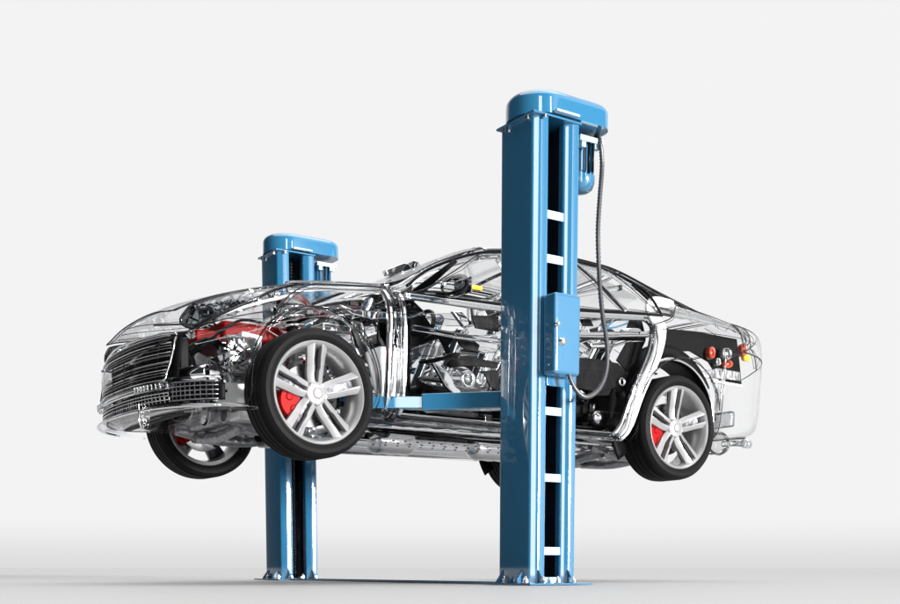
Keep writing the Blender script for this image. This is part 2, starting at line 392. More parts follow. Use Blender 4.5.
def panel(name,xl,xr,u0,u1,mats,parent,s=-1,arch=False,full=False,nx=40,nu=24,off=0,edge=.004,solid=.004,holes=None,edges=True):
    """a body panel as a patch of the body surface with a bead along its rim.  xl/xr: x limits as function of v (0..1), u0/u1 as function of t"""
    m=MB()
    def fn(a,b):
        if full:
            uu0=lerpc(u0,.5); bb=abs(2*b-1); u=7-(7-uu0)*bb; sd=-1 if b<.5 else 1
            x=lerpc(xl,bb)+(lerpc(xr,bb)-lerpc(xl,bb))*a
            return Sf(x,u,sd,off)
        xa,xb=lerpc(xl,b),lerpc(xr,b); x=xa+(xb-xa)*a
        ua,ub=lerpc(u0,a),lerpc(u1,a); u=ua+(ub-ua)*b
        return Sf(x,u,s,off)
    vs=[];ins=[]
    for i in range(nx+1):
        for j in range(nu+1):
            v=fn(i/nx,j/nu); k=False
            if arch: v,k=snap(v)
            vs.append(v); ins.append(k)
    fs=[]
    for i in range(nx):
        for j in range(nu):
            f=(i*(nu+1)+j,(i+1)*(nu+1)+j,(i+1)*(nu+1)+j+1,i*(nu+1)+j+1)
            if arch and sum(ins[k] for k in f)>=4: continue
            fs.append(f)
    m.add(vs,fs)
    o=obj(name,m,mats[0],parent,solid=solid)
    if edges:
        # boundary loops -> beads
        from collections import defaultdict
        cnt=defaultdict(int)
        for f in fs:
            for a,b in zip(f,f[1:]+f[:1]): cnt[(min(a,b),max(a,b))]+=1
        adj=defaultdict(list)
        for (a,b),c in cnt.items():
            if c==1: adj[a].append(b); adj[b].append(a)
        seen=set(); e=MB()
        for st in list(adj):
            if st in seen: continue
            loop=[st]; seen.add(st); cur=st
            while True:
                nx_=[k for k in adj[cur] if k not in seen]
                if not nx_: break
                cur=nx_[0]; seen.add(cur); loop.append(cur)
            pl=[vs[k] for k in loop]; q=[pl[0]]
            for p in pl:
                if (p-q[-1]).length>.012: q.append(p)
            cen=sum(q,Vector())/len(q)
            runs=[[q[0]]]
            for p in q[1:]:
                if (p-runs[-1][-1]).length>.14: runs.append([p])
                else: runs[-1].append(p)
            if len(runs)>1:
                for r_ in runs:
                    if len(r_)>2: e.tube(r_,edge,seg=6)
            elif len(q)>3: e.tube(q,edge,seg=6,closed=True)
            q2=[]
            for p in (q if len(runs)==1 else []):
                d_=cen-p; d_.y*=.3; q2.append(p+d_.normalized()*.022+Vector((0,-.012 if p.y>0 else .012,0)))
            if len(q2)>6: e.tube(q2,.0022,seg=5,closed=True)
        ob=obj('rim_flange',e,mats[1],o)
    return o
SH=['shell','rim_e']; WN=['window','rim_e']
panel('hood',-.71,.47,4.35,None,SH,car,full=True,nx=40,nu=50)
panel('windshield',.50,[(0,1.40),(1,1.30)],5.08,None,WN,car,full=True,nx=24,nu=40)
panel('roof_panel',[(0,1.43),(1,1.34)],[(0,2.62),(1,2.55)],5.05,None,SH,car,full=True,nx=40,nu=40)
panel('rear_window',[(0,2.66),(1,2.60)],3.42,5.12,None,WN,car,full=True,nx=24,nu=40)
panel('trunk_lid',3.45,3.88,4.6,None,SH,car,full=True,nx=16,nu=40)
fb=panel('front_bumper',-.829,-.30,0,3.05,SH,car,s=-1,nx=30,nu=24,arch=True)
panel('bumper_half',-.829,-.30,0,3.05,SH,fb,s=1,nx=30,nu=24,arch=True)
rb=panel('rear_bumper',3.22,3.928,0,2.75,WN,car,s=-1,nx=30,nu=24,arch=True)
panel('bumper_half',3.22,3.928,0,2.75,WN,rb,s=1,nx=30,nu=24,arch=True)
for s in (-1,1):
    panel('front_fender',[(0,-.28),(.65,-.28),(.8,-.20),(1,.0)],[(0,.50),(.6,.50),(1,.46)],0.1,4.3,SH,car,s,arch=True,nx=48,nu=40)
    d=panel('front_door',[(0,.53),(1,.51)],[(0,1.50),(1,1.48)],.55,4.0,SH,car,s)
    panel('door_window',[(0,.62),(.5,.86),(1,1.28)],1.46,4.06,4.93,WN,d,s,nx=24,nu=14)
    h=MB(); h.tube(smooth_path([Sf(1.27,3.0,s,-.005),Sf(1.29,3.03,s,-.035),Sf(1.40,3.04,s,-.035),Sf(1.43,3.0,s,-.005)],6),.011,seg=8); obj('door_handle',h,'chromes',d)
    d2=panel('rear_door',[(0,1.53),(1,1.51)],[(0,2.32),(.35,2.38),(.7,2.52),(1,2.50)],.55,4.0,SH,car,s,arch=True,nx=48,nu=36)
    panel('door_window',1.52,[(0,2.32),(1,2.10)],4.06,4.93,WN,d2,s,nx=24,nu=14)
    panel('quarter_window',[(0,2.35),(1,2.13)],[(0,2.66),(.5,2.55),(1,2.40)],4.06,4.93,WN,d2,s,nx=16,nu=14)
    h=MB(); h.tube(smooth_path([Sf(2.22,3.0,s,-.005),Sf(2.24,3.03,s,-.035),Sf(2.35,3.04,s,-.035),Sf(2.38,3.0,s,-.005)],6),.011,seg=8); obj('door_handle',h,'chromes',d2)
    panel('quarter_panel',[(0,2.41),(.4,2.44),(.7,2.55),(.85,2.53),(1,2.75)],[(0,3.19),(.5,3.2),(.65,3.5),(1,3.45)],0.1,[(0,4.0),(.3,4.5),(1,4.55)],SH,car,s,arch=True,nx=48,nu=36)
    panel('side_sill',.50,2.40,.05,.5,['thick','rim_e'],car,s,nx=40,nu=6)

def loftstrip(name,path,wid,mat_,parent,thick=.02,flatdir='side',seg=10,flat=.4):
    m=MB(); m.tube(smooth_path(path,6),wid,seg=seg,flat=flat,upv=None); return obj(name,m,mat_,parent)

# --- body frame: pillars, rails (clear plastic, seen as bright and black streaks)
for s in (-1,1):
    def sp(x,u,o=.03): return Sf(x,u,s,o)
    def surfstrip(name,knots,w,mt,parent=car,o=.03,th=.03,n=40,par='x'):
        """solid strip that follows the body surface along knots (x,u) with half width w (x,u)"""
        m=MB(); ks=smooth_path([Vector((a,b,0)) for a,b in knots],max(2,n//len(knots)))
        rows=[]
        for i,k in enumerate(ks):
            t=(ks[min(i+1,len(ks)-1)]-ks[max(i-1,0)])
            P=Sf(k.x,k.y,s,o); T=(Sf(ks[min(i+1,len(ks)-1)].x,ks[min(i+1,len(ks)-1)].y,s,o)-Sf(ks[max(i-1,0)].x,ks[max(i-1,0)].y,s,o)).normalized()
            N=Vector((0,s,.15)) if k.y<4.3 else Vector((0,s*.75,.65)); N.normalize(); Bn=T.cross(N).normalized()
            ww=w[0]+(w[1]-w[0])*i/(len(ks)-1) if isinstance(w,(list,tuple)) else w
            prof=[(-1,0),(-.8,.5),(-.45,.62),(-.25,.3),(.25,.3),(.45,.62),(.8,.5),(1,0),(.8,-.5),(-.8,-.5)]
            rows.append([P+Bn*(a*ww)+N*(b*th) for a,b in prof])
        L=len(rows[0]); vs=[v for r in rows for v in r]
        fs=[(i*L+k,i*L+(k+1)%L,(i+1)*L+(k+1)%L,(i+1)*L+k) for i in range(len(rows)-1) for k in range(L)]
        fs+= [tuple(range(L)), tuple(range(len(vs)-1,len(vs)-L-1,-1))]
        m.add(vs,fs); ob=obj(name,m,mt,parent); return ob
    surfstrip('windscreen_pillar',[(.52,4.4),(.72,4.95),(1.0,4.98),(1.30,4.98)],.024,'glass',th=.03)
    surfstrip('roof_rail',[(1.28,4.98),(1.7,5.0),(2.2,5.0),(2.7,4.98),(3.15,4.92),(3.5,4.75)],[.022,.02],'glass')
    surfstrip('roof_trim',[(2.0,5.12),(2.4,5.12),(2.9,5.1),(3.3,5.0),(3.6,4.9)],[.006,.016],'black',th=.01,o=-.004)
    surfstrip('front_pillar',[(.50,.6),(.505,2),(.50,3.2),(.50,4.2)],.045,'glass',th=.04)
    surfstrip('pillar_seam',[(.555,.6),(.56,2),(.555,3.2),(.55,4.1)],.014,'chrome',th=.04)
    surfstrip('pillar_seam',[(.45,.9),(.455,2),(.46,3.2),(.45,4.1)],.010,'chrome',th=.04)
    surfstrip('door_pillar',[(1.52,.6),(1.52,2.5),(1.50,4),(1.46,4.9)],[.06,.035],'glass',th=.04)
    surfstrip('rear_pillar',[(2.32,.6),(2.42,1.6),(2.58,2.6),(2.62,3.4),(2.60,4.1),(2.75,4.5),(3.0,4.7)],[.035,.055],'white',th=.03)
    surfstrip('pillar_seam',[(2.25,.7),(2.35,1.6),(2.50,2.6),(2.54,3.4),(2.50,4.0)],.012,'chromes',th=.03)
    surfstrip('sill_beam',[(.48,.6),(1.2,.55),(1.9,.55),(2.35,.6)],.03,'glass',th=.04)
    surfstrip('belt_rail',[(.58,3.85),(1.2,3.9),(1.9,3.9),(2.5,3.9)],.020,'chromes',th=.02,o=.01)
    surfstrip('door_beam',[(.62,2.7),(1.0,2.62),(1.46,2.6)],.016,'glass',th=.03)
    surfstrip('door_beam',[(1.58,2.9),(2.0,2.9),(2.5,3.0)],.02,'chromes',th=.03)
    surfstrip('shoulder_rail',[(-.15,4.2),(.1,4.2),(.45,4.25)],.03,'glass',th=.04)
    surfstrip('shoulder_rail',[(2.7,4.3),(3.1,4.3),(3.5,4.3)],[.035,.02],'thick',th=.02)

# ---------------------------------------------------------------- wheels
def wheel(x,s,zc=RT):
    """s=-1 near side.  built with the outer face towards -y, mirrored for the other side"""
    def fin(m): return m if s<0 else m.mirror()
    yo=-YT+.03; W=.25
    rim=MB()
    # barrel and lip
    rim.lathe([(RR-.004,yo-.002),(RR,yo),(RR+.004,yo+.008),(RR-.002,yo+.014),(RR-.02,yo+.03),(RR-.028,yo+.08),(RR-.035,yo+.15),(RR-.015,yo+.215),(RR,yo+.225),(RR-.01,yo+.23),(RR-.03,yo+.215),(RR-.045,yo+.15),(RR-.038,yo+.07),(RR-.022,yo+.02),(RR-.014,yo+.006),(RR-.004,yo-.002)],seg=96)
    # hub
    rim.lathe([(0,yo+.028),(.045,yo+.028),(.062,yo+.036),(.075,yo+.06),(.08,yo+.10),(0,yo+.10)],seg=40)
    # five pairs of spokes
    for k in range(5):
        a=R(90+72*k)
        for d in (-1,1):
            # stations r, centre offset, half width, outer y
            st=[(.040,.024,.017,.035),(.09,.031,.018,.040),(.125,.034,.0185,.036),(.142,.037,.0155,.032),(.20,.038,.018,.020),(.245,.041,.020,.010),(RR-.008,.045,.024,.004)]
            vs=[]
            for (r,of,hw,yy) in st:
                for (w,dy) in ((-hw,.003),(-hw*.75,0),(-hw*.45,.001),(hw,.020),(hw*1.05,.045),(-hw*1.05,.040)):
                    px=r; py=d*(of+w)
                    vs.append((px*math.cos(a)-py*math.sin(a), yo+yy+dy, px*math.sin(a)+py*math.cos(a)))
            L=6; fs=[(i*L+q,i*L+(q+1)%L,(i+1)*L+(q+1)%L,(i+1)*L+q) for i in range(len(st)-1) for q in range(L)]
            fs+= [tuple(range(L)), tuple(range(len(vs)-1,len(vs)-L-1,-1))]
            rim.add(vs,fs,0,True)
            # bridge in the deep between the pair
        vs=[]
        for (r,hw,yy) in ((.05,.02,.075),(.12,.025,.08),(.2,.04,.075),(RR-.03,.05,.06)):
            for (w,dy) in ((-hw,0),(hw,0),(hw,.02),(-hw,.02)):
                vs.append((r*math.cos(a)-w*math.sin(a), yo+yy+dy, r*math.sin(a)+w*math.cos(a)))
        fs=[(i*4+q,i*4+(q+1)%4,(i+1)*4+(q+1)%4,(i+1)*4+q) for i in range(3) for q in range(4)]
        rim.add(vs,fs,1,True)
    w=obj('wheel',fin(rim),['silver','dark'],car,loc=(x,0,zc)); w.data.set_sharp_from_angle(angle=R(32))
    cp=MB(); cp.lathe([(0,yo+.018),(.024,yo+.018),(.031,yo+.022),(.034,yo+.03)],seg=28)
    obj('centre_cap',fin(cp),'silver',w)
    for k in range(5):
        a=R(54+72*k); n=MB(); n.lathe([(0,yo+.03),(.008,yo+.03),(.010,yo+.034),(.010,yo+.055)],(.052*math.cos(a),0,.052*math.sin(a)),'y',6,smooth=False); obj('wheel_nut',fin(n),'steel',w)
    # tyre
    t=MB(); y0=yo+.004; prof=[(RR-.004,y0+.012),(RR+.006,y0-.002),(RR+.03,y0-.014),(RR+.05,y0-.010),(RT-.012,y0+.006),(RT-.003,y0+.02)]
    ys=[.045,.05,.058,.063,.10,.105,.113,.118,.145,.15,.158,.163,.195,.2]
    for i,yy in enumerate(ys):
        g_=(i%4) in (1,2); prof.append((RT-(.008 if g_ else 0),y0+yy))
    prof+= [(RT-.003,y0+.225),(RT-.012,y0+.238),(RR+.05,y0+.252),(RR+.03,y0+.254),(RR+.006,y0+.242),(RR-.004,y0+.228)]
    t.lathe(prof,seg=120)
    to=obj('tyre',fin(t),'rubber',w); to.data.set_sharp_from_angle(angle=R(35))
    # brake disc and caliper
    b=MB(); yb=yo+.13
    b.lathe([(.07,yb-.03),(.085,yb-.03),(.09,yb),(.175,yb),(.178,yb+.004),(.178,yb+.026),(.175,yb+.03),(.09,yb+.03),(.06,yb+.03)],seg=64)
    for k in range(36):
        a=2*PI*k/36
        for r in (.11+.02*(k%3),): b.lathe([(0,yb-.0015),(.005,yb-.0015),(.005,yb+.001)],(r*math.cos(a),0,r*math.sin(a)),'y',8,mi=1)
    obj('brake_disc',fin(b),['steel','black'],w)
    c=MB(); ang=R(202)
    for (r0,r1,ya,yb2,a0,a1) in ((.095,.215,-.055,.0,-26,26),(.165,.222,-.0,.045,-24,24),(.095,.20,.045,.09,-24,24)):
        n=10; vs=[]
        for i in range(n+1):
            a=ang+R(a0+(a1-a0)*i/n); bul=1-.12*abs(2*i/n-1)**2
            for r,y in ((r0,ya),(r1*bul,ya),(r1*bul,yb2),(r0,yb2)): vs.append((r*math.cos(a),yb+y,r*math.sin(a)))
        fs=[(i*4+q,i*4+(q+1)%4,(i+1)*4+(q+1)%4,(i+1)*4+q) for i in range(n) for q in range(4)]+[(0,1,2,3),tuple(range(len(vs)-1,len(vs)-5,-1))]
        c.add(vs,fs,0,False)
    for da in (-13,13):
        a=ang+R(da); c.lathe([(0,yb-.062),(.018,yb-.062),(.022,yb-.055)],(.155*math.cos(a),0,.155*math.sin(a)),'y',18)
    obj('brake_caliper',fin(c),'redc',w,bevel=.004)
    # hub carrier on the inside
    h=MB(); h.lathe([(0,yo+.16),(.07,yo+.16),(.075,yo+.2),(.05,yo+.24),(.045,yo+.30),(0,yo+.30)],seg=24); obj('hub_carrier',fin(h),'black',w)
    h=MB(); h.lathe([(.05,yo+.175),(.165,yo+.175),(.172,yo+.165)],seg=40,a0=R(-60),a1=R(170)); obj('dust_shield',fin(h),'blackm',w,solid=.004)
    return w
WH=[wheel(x,s) for x in (0,WB) for s in (-1,1)]

# ================================================================== INNER PARTS OF THE CAR
def trace(name,px,y,th,mt,parent=None,both=True,bevel=.004,dy=0):
    P=[at(u,v,y) for u,v in px]; res=[]
    for s in ((-1,1) if both else (-1,)):
        m=MB(); poly=[(p.x,p.z) for p in P]; a,b=(y,y+th) if s<0 else (-y,-y-th)
        m.prism(poly,a,b,'y'); res.append(obj(name,m,mt,parent or car,bevel=bevel,bseg=2))
    return res
def rod(name,pts,r,mt,parent=None,seg=10,both=False,sm=True,closed=False):
    out=[]
    for s in ((1,-1) if both else (1,)):
        q=[(p[0],p[1]*s,p[2]) for p in pts]; m=MB(); m.tube(smooth_path(q,8,closed) if sm else q,r,seg=seg,closed=closed); out.append(obj(name,m,mt,parent or car))
    return out
def block(name,c,d,mt,parent=None,bevel=.02,both=False,rot=None):
    out=[]
    for s in ((1,-1) if both else (1,)):
        m=MB(); m.box((c[0],c[1]*s,c[2]),d,rot=rot); out.append(obj(name,m,mt,parent or car,bevel=bevel))
    return out

# --- nose
def nose(y,z,o=0):
    t=max(0,1-(abs(y)/.95)**2.5)**(1/2.5); return Vector((-.15-.69*t+o+.16*max(0,z-.45)*t,y,z))
gr=MB(); gr.grid(lambda a,b: nose(-.60+1.2*a,.385+.285*b,.05),30,10); go=obj('grille',gr,'blackm',car,solid=.01)
for k in range(22):
    z=.40+.0122*k+.003*(k%3); m=MB(); hw=.585-.03*abs(k-11)/11
    m.tube([nose(-hw+2*hw*i/24,z,.012) for i in range(25)],.0036,seg=6,flat=1.8,mi=0); obj('grille_bar',m,('grey','chromes','black','grey')[k%4],go)
for k in range(9):
    yy=-.44+.11*k; m=MB(); m.tube([nose(yy,.40+.26*i/6,.03) for i in range(7)],.006,seg=6); obj('grille_post',m,'black',go)
fr=[nose(-.61,.60),nose(-.58,.66),nose(0,.675),nose(.58,.66),nose(.61,.60),nose(.58,.45),nose(.52,.40),nose(0,.385),nose(-.52,.40),nose(-.58,.45)]
m=MB(); m.tube(smooth_path(fr,8,True),.007,seg=8,closed=True); obj('grille_frame',m,'chrome',go)
m=MB(); m.grid(lambda a,b: nose(-.60+1.2*a,.285+.07*b,.035),30,3); lg=obj('lower_grille',m,'blackm',car,solid=.008)
for k in range(34):
    yy=-.58+.0352*k; m=MB(); m.tube([nose(yy,.29,.012),nose(yy+.012,.35,.012)],.0035,seg=5); obj('mesh_bar',m,'grey',lg)
for z in (.305,.325,.342): m=MB(); m.tube([nose(-.58+1.16*i/30,z,.008) for i in range(31)],.0035,seg=5); obj('mesh_bar',m,'chromes',lg)
m=MB(); m.tube([nose(-.60+1.2*i/40,.368,-.004) for i in range(41)],.011,seg=8,flat=.7); obj('bumper_trim',m,'chrome',car)
for s_ in (-1,1):
    m=MB(); m.grid(lambda a,b: nose(s_*(.30+.30*a),.355+.04*b,-.012),8,3); bl=obj('sensor_cover',m,'thick',car,solid=.012)
    for k in range(8): m=MB(); yy=s_*(.32+.034*k); m.tube([nose(yy,.36,-.022),nose(yy+.006,.39,-.022)],.004,seg=5); obj('cover_rib',m,'chromes',bl)
for s in (-1,1):
    # side intake with mesh
    m=MB(); m.grid(lambda a,b: nose(s*(.60+.24*a),.29+(.12-.03*a)*b,.03),14,6); it=obj('side_intake',m,'blackm',car,solid=.01)
    for k in range(5):
        z=.295+.024*k; m=MB(); m.tube([nose(s*(.59+.24*i/14),z,.01) for i in range(15)],.0035,seg=6,flat=1.5); obj('intake_bar',m,'grey',it)
    for k in range(9):
        yy=s*(.60+.026*k); m=MB(); m.tube([nose(yy,.295,.012),nose(yy,.39,.012)],.0025,seg=6); obj('intake_post',m,'dark',it)
m=MB(); rows=[]
m.grid(lambda a,b: nose(-.88+1.76*a,.265,-.02+.16*b)+Vector((0,0,-.012*b)),50,4); sp_=obj('front_splitter',m,'window',car,solid=.014)
m=MB(); m.tube([nose(-.86+1.72*i/50,.258,-.025) for i in range(51)],.008,seg=6); obj('splitter_lip',m,'chromes',sp_)
m=MB(); m.tube([nose(-.84+1.68*i/50,.40,.02) for i in range(51)],.022,seg=8,flat=.5); obj('bumper_rail',m,'glass',car)
m=MB(); m.tube([nose(-.70+1.4*i/40,.45,.12) for i in range(41)],.045,seg=8,flat=.5); obj('crash_beam',m,'chrome',car)
block('crash_box',(-.62,.42,.45),(.22,.09,.11),'grey',both=True)
rod('tow_eye_bracket',[at(139,404,-.45),at(139,420,-.45),at(142,430,-.45)],.005,'chromes',sm=False)
trace('tow_bracket',[(141,404),(150,404),(150,425),(147,429),(141,427)],-.45,.02,'window',both=False,bevel=.003)

# --- headlamps
for s in (-1,1):
    hl=panel('headlight',[(0,-.66),(.5,-.70),(1,-.66)],[(0,-.38),(.5,-.26),(1,-.10)],[(0,3.05),(1,3.55)],[(0,4.0),(1,4.28)],['smoke','rim_e'],car,s,nx=24,nu=14,off=.005,solid=.006,edge=.008)
    m=MB(); m.grid(lambda a,b: Sf(-.64+.46*a,3.15+.4*a+(.8-.25*a)*b,s,.10+.02*math.sin(a*14)*math.sin(b*9)),30,14); obj('lamp_reflector',m,'chrome',hl,solid=.006)
    for k,(x,u,r) in enumerate(((-.60,3.5,.042),(-.50,3.62,.046),(-.39,3.78,.040),(-.28,3.9,.03))):
        c=Sf(x,u,s,.055); m=MB(); m.lathe([(0,-.045),(r*.6,-.035),(r,-.005),(r,.03),(r*1.15,.035),(r*1.2,.01),(r*1.15,-.01)],tuple(c),'x',24); obj('projector_lens',m,'glass' if k%2 else 'chromes',hl)
    m=MB(); m.tube([Sf(-.66+.5*i/20,3.18+.02*i,s,.02) for i in range(21)],.008,seg=6); obj('light_strip',m,'white',hl)

# --- engine bay
eng=block('engine_block',(-.05,0,.42),(.55,.46,.36),'grey',bevel=.03)[0]
m=MB(); m.box((-.12,-.16,.745),(.50,.62,.10)); obj('engine_cover',m,'red',eng,bevel=.02)
for k in range(4): m=MB(); m.box((-.12,-.36+.13*k,.80),(.44,.035,.02)); obj('cover_rib',m,'red',eng,bevel=.006)
m=MB(); m.box((-.40,-.40,.70),(.24,.06,.07)); obj('intake_plenum',m,'red',eng,bevel=.015)
for k in range(5): rod('intake_runner',[(-.30+.13*k,-.26,.66),(-.31+.13*k,-.36,.63),(-.30+.13*k,-.38,.52),(-.28+.13*k,-.30,.42)],.024,'chrome',eng)
for k in range(4): rod('exhaust_runner',[(-.24+.13*k,.26,.60),(-.24+.13*k,.36,.52),(-.16+.09*k,.36,.36),(.1,.30,.24)],.02,'grey',eng)
for (y,z,r) in ((-.10,.32,.07),(.10,.36,.055),(-.02,.52,.05),(-.2,.48,.04)):
    m=MB(); m.lathe([(0,-.36),(r,-.36),(r,-.35),(r*.8,-.345),(r,-.335),(r,-.325),(0,-.325)],(0,y,z),'x',28); obj('belt_pulley',m,'steel',eng)
rod('serpentine_belt',[(-.343,-.17,.32),(-.343,-.10,.25),(-.343,0,.29),(-.343,.16,.33),(-.343,.14,.42),(-.343,0,.575),(-.343,-.22,.52),(-.343,-.24,.46)],.009,'blackm',eng,closed=True)
block('air_filter_box',(-.30,.42,.66),(.34,.26,.18),'smoke')
block('battery_box',(.28,.50,.68),(.26,.20,.20),'black')
block('fluid_reservoir',(-.32,-.56,.60),(.20,.13,.18),'smoke',bevel=.03)
block('control_unit',(.30,-.52,.80),(.20,.16,.05),'chrome',bevel=.01)
rad=block('radiator',(-.62,0,.45),(.05,1.02,.40),'blackm',bevel=.006)[0]
for k in range(30):
    m=MB(); m.box((-.648,0,.27+.0124*k),(.006,.94,.004)); obj('radiator_fin',m,'grey',rad)
for yy in (-.25,.25):
    m=MB(); m.lathe([(.20,-.57),(.215,-.57),(.215,-.53),(.20,-.53),(.20,-.57)],(0,yy,.45),'x',40); m.lathe([(0,-.575),(.05,-.575),(.05,-.54),(0,-.54)],(0,yy,.45),'x',20)
    for k in range(7):
        a=2*PI*k/7; rot=Matrix.Rotation(a,3,'X')@Matrix.Rotation(.5,3,'Z'); m.box(Vector((-.555,yy,.45))+rot@Vector((0,0,.12)),(.006,.05,.15),rot=rot)
    obj('cooling_fan',m,'black',rad)
rod('coolant_hose',[(-.58,-.46,.60),(-.46,-.50,.66),(-.34,-.42,.62),(-.28,-.30,.55)],.025,'black')
rod('coolant_hose',[(-.58,.40,.32),(-.45,.44,.30),(-.30,.36,.34)],.025,'black')
rod('side_member',[(-.60,-.47,.44),(-.2,-.47,.46),(.2,-.45,.46),(.5,-.42,.34),(.75,-.42,.24)],.05,'glass',both=True)
rod('upper_member',[(-.62,-.66,.62),(-.3,-.72,.72),(.0,-.74,.82),(.48,-.76,.90)],.022,'window',both=True)
rod('slam_panel',[(-.62,-.62,.66),(-.70,-.3,.68),(-.72,0,.69),(-.70,.3,.68),(-.62,.62,.66)],.025,'chrome')
rod('scuttle_beam',[(.42,-.76,.92),(.40,-.4,.97),(.39,0,.99),(.40,.4,.97),(.42,.76,.92)],.045,'chrome')
rod('wiring_loom',[(-.55,-.56,.60),(-.35,-.62,.76),(-.1,-.5,.80),(.1,-.55,.86),(.35,-.6,.84)],.008,'black')
rod('wiring_loom',[(-.6,-.4,.62),(-.5,-.44,.50),(-.42,-.52,.44),(-.45,-.6,.36),(-.55,-.62,.3)],.009,'black')
rod('brake_pipe',[(.3,.1,.86),(.1,-.2,.84),(-.1,-.40,.8),(-.05,-.58,.7)],.005,'steel')
rod('strut_brace',[(.0,-.58,.90),(.12,-.3,.92),(.12,.3,.92),(.0,.58,.90)],.014,'chromes')

# --- suspension: struts with springs, arms, shafts
def spring(x,y,z0,z1,r,turns,wr,mt,parent):
    m=MB(); n=int(turns*18); m.tube([(x+r*math.cos(2*PI*turns*i/n),y+r*math.sin(2*PI*turns*i/n),z0+(z1-z0)*i/n) for i in range(n+1)],wr,seg=7); return obj('coil_spring',m,mt,parent)
for x,zt in ((0,.92),(WB,.90)):
    for s in (-1,1):
        m=MB(); y=s*.60; m.lathe([(0,.36),(.035,.36),(.035,.62),(.018,.625),(.018,zt),(.05,zt),(.075,zt-.02),(.08,zt-.03)],(x,y,0),'z',24); st=obj('strut',m,'grey',car)
        spring(x,y,.58,zt-.03,.07,6,.0085,'chromes',st)
        m=MB(); m.lathe([(.0,zt+.03),(.06,zt+.028),(.10,zt+.01),(.12,zt-.03),(.125,zt-.06)],(x,y,0),'z',28); obj('strut_tower',m,'thick',st)
        m=MB(); m.lathe([(.03,.66),(.036,.68),(.03,.70),(.036,.72),(.03,.74),(.036,.76),(.03,.78),(.036,.80)],(x,y,0),'z',18); obj('dust_boot',m,'blackm',st)
    rod('lower_control_arm',[(x-.02,-.68,.25),(x+.05,-.5,.22),(x+.22,-.30,.24)],.026,'black',both=True)
    rod('lower_control_arm',[(x-.02,-.68,.25),(x-.05,-.5,.22),(x-.16,-.30,.24)],.024,'grey',both=True)
    rod('upper_control_arm',[(x,-.68,.50),(x+.08,-.55,.53),(x+.14,-.42,.52)],.014,'chromes',both=True)
    rod('track_rod',[(x-.13,-.70,.34),(x-.12,-.4,.32),(x-.12,-.2,.32)],.010,'steel',both=True,sm=False)
    rod('drive_shaft',[(x,-.70,.36),(x,-.5,.34),(x,-.15,.34)],.018,'grey',both=True,sm=False)
    for s in (-1,1):
        m=MB(); m.lathe([(.022,-.08),(.045,-.06),(.036,-.05),(.05,-.03),(.04,-.02),(.055,.0),(.045,.01),(.058,.03),(.058,.05),(0,.05)],(x,s*.30,.34),'y',20); obj('shaft_boot',m if s>0 else m,'blackm',car)
    rod('anti_roll_bar',[(x-.22,-.60,.30),(x-.26,-.5,.28),(x-.26,0,.26),(x-.26,.5,.28),(x-.22,.60,.30)],.012,'steel')
    # subframe
    m=MB()
    for yy in (-.34,.34): m.tube(smooth_path([(x-.34,yy*1.15,.27),(x-.1,yy,.22),(x+.15,yy,.22),(x+.36,yy*1.1,.27)],6),.04,seg=10,flat=.7)
    for xx in (x-.22,x+.24): m.tube(smooth_path([(xx,-.38,.22),(xx,0,.19),(xx,.38,.22)],6),.036,seg=10,flat=.8)
    obj('subframe',m,'grey',car)
block('undertray',(-.42,0,.26),(.50,1.1,.012),'window',bevel=.004)
block('skid_plate',(-.12,-.42,.26),(.40,.24,.05),'white',bevel=.012)
trace('sump_plate',[(192,386),(204,380),(228,382),(252,384),(252,406),(232,407),(214,400),(190,398)],-.52,.03,'white',both=True,bevel=.006)
for k,(u,v) in enumerate(((205,390),(226,391),(246,398),(214,397))):
    q=at(u,v,-.525); m=MB(); m.lathe([(0,-.006),(.007,-.006),(.007,.002)],(q.x,q.y,q.z),'y',10); obj('plate_bolt',m,'black',car)
block('gearbox',(.62,0,.38),(.70,.26,.26),'grey',bevel=.07)
rod('propeller_shaft',[(.95,0,.36),(2.55,0,.36)],.035,'chromes',sm=False)
m=MB(); m.lathe([(0,-.16),(.06,-.15),(.11,-.08),(.125,0),(.11,.08),(.06,.15),(0,.16)],(WB,0,.35),'x',28); obj('differential',m,'grey',car)

# --- floor
fp=MB()
def flo(a,b):
    x=.45+2.0*a; y=-.80+1.6*b; z=.30+.012*math.sin(b*40)*(1 if abs(y)>.2 else 0)+.13*math.exp(-(y/.16)**2)
    return Vector((x,y,z))
fp.grid(flo,30,70); fpo=obj('floor_pan',fp,'dark',car,solid=.01)
for yy in (-.55,-.30,.30,.55): block('floor_rail',(1.45,yy,.27),(1.9,.06,.05),'chrome',fpo,bevel=.012)
for xx in (.75,1.3,1.9,2.35): block('floor_crossmember',(xx,0,.325),(.07,1.5,.06),'thick',fpo,bevel=.015)
m=MB(); m.box((1.35,-.25,.175),(1.5,.80,.008)); up_=obj('underbody_panel',m,'window',car,bevel=.003)
for i in range(16):
    for j in range(3):
        m=MB(); m.lathe([(0,-.003),(.008,-.003),(.008,.001)],(.68+.09*i+.02*(j%2),-.60+.12*j,.1695),'z',8); obj('panel_hole',m,'blackm',up_)
rod('exhaust_pipe',[(.2,-.25,.26),(.5,-.24,.20),(1.2,-.20,.20),(2.0,-.20,.22),(2.4,-.22,.26),(3.1,-.26,.34),(3.4,-.4,.33)],.034,'chromes')
rod('exhaust_pipe',[(.2,.25,.26),(.5,.24,.20),(1.2,.20,.20),(2.0,.20,.22),(2.4,.22,.26),(3.1,.26,.34),(3.4,.4,.33)],.034,'grey')
for x in (.9,1.7):
    m=MB(); m.lathe([(.034,-.19),(.075,-.15),(.085,-.12),(.08,-.05),(.085,0),(.08,.05),(.085,.12),(.075,.15),(.034,.19)],(x,-.21,.21),'x',24); obj('silencer',m,'steel',car)
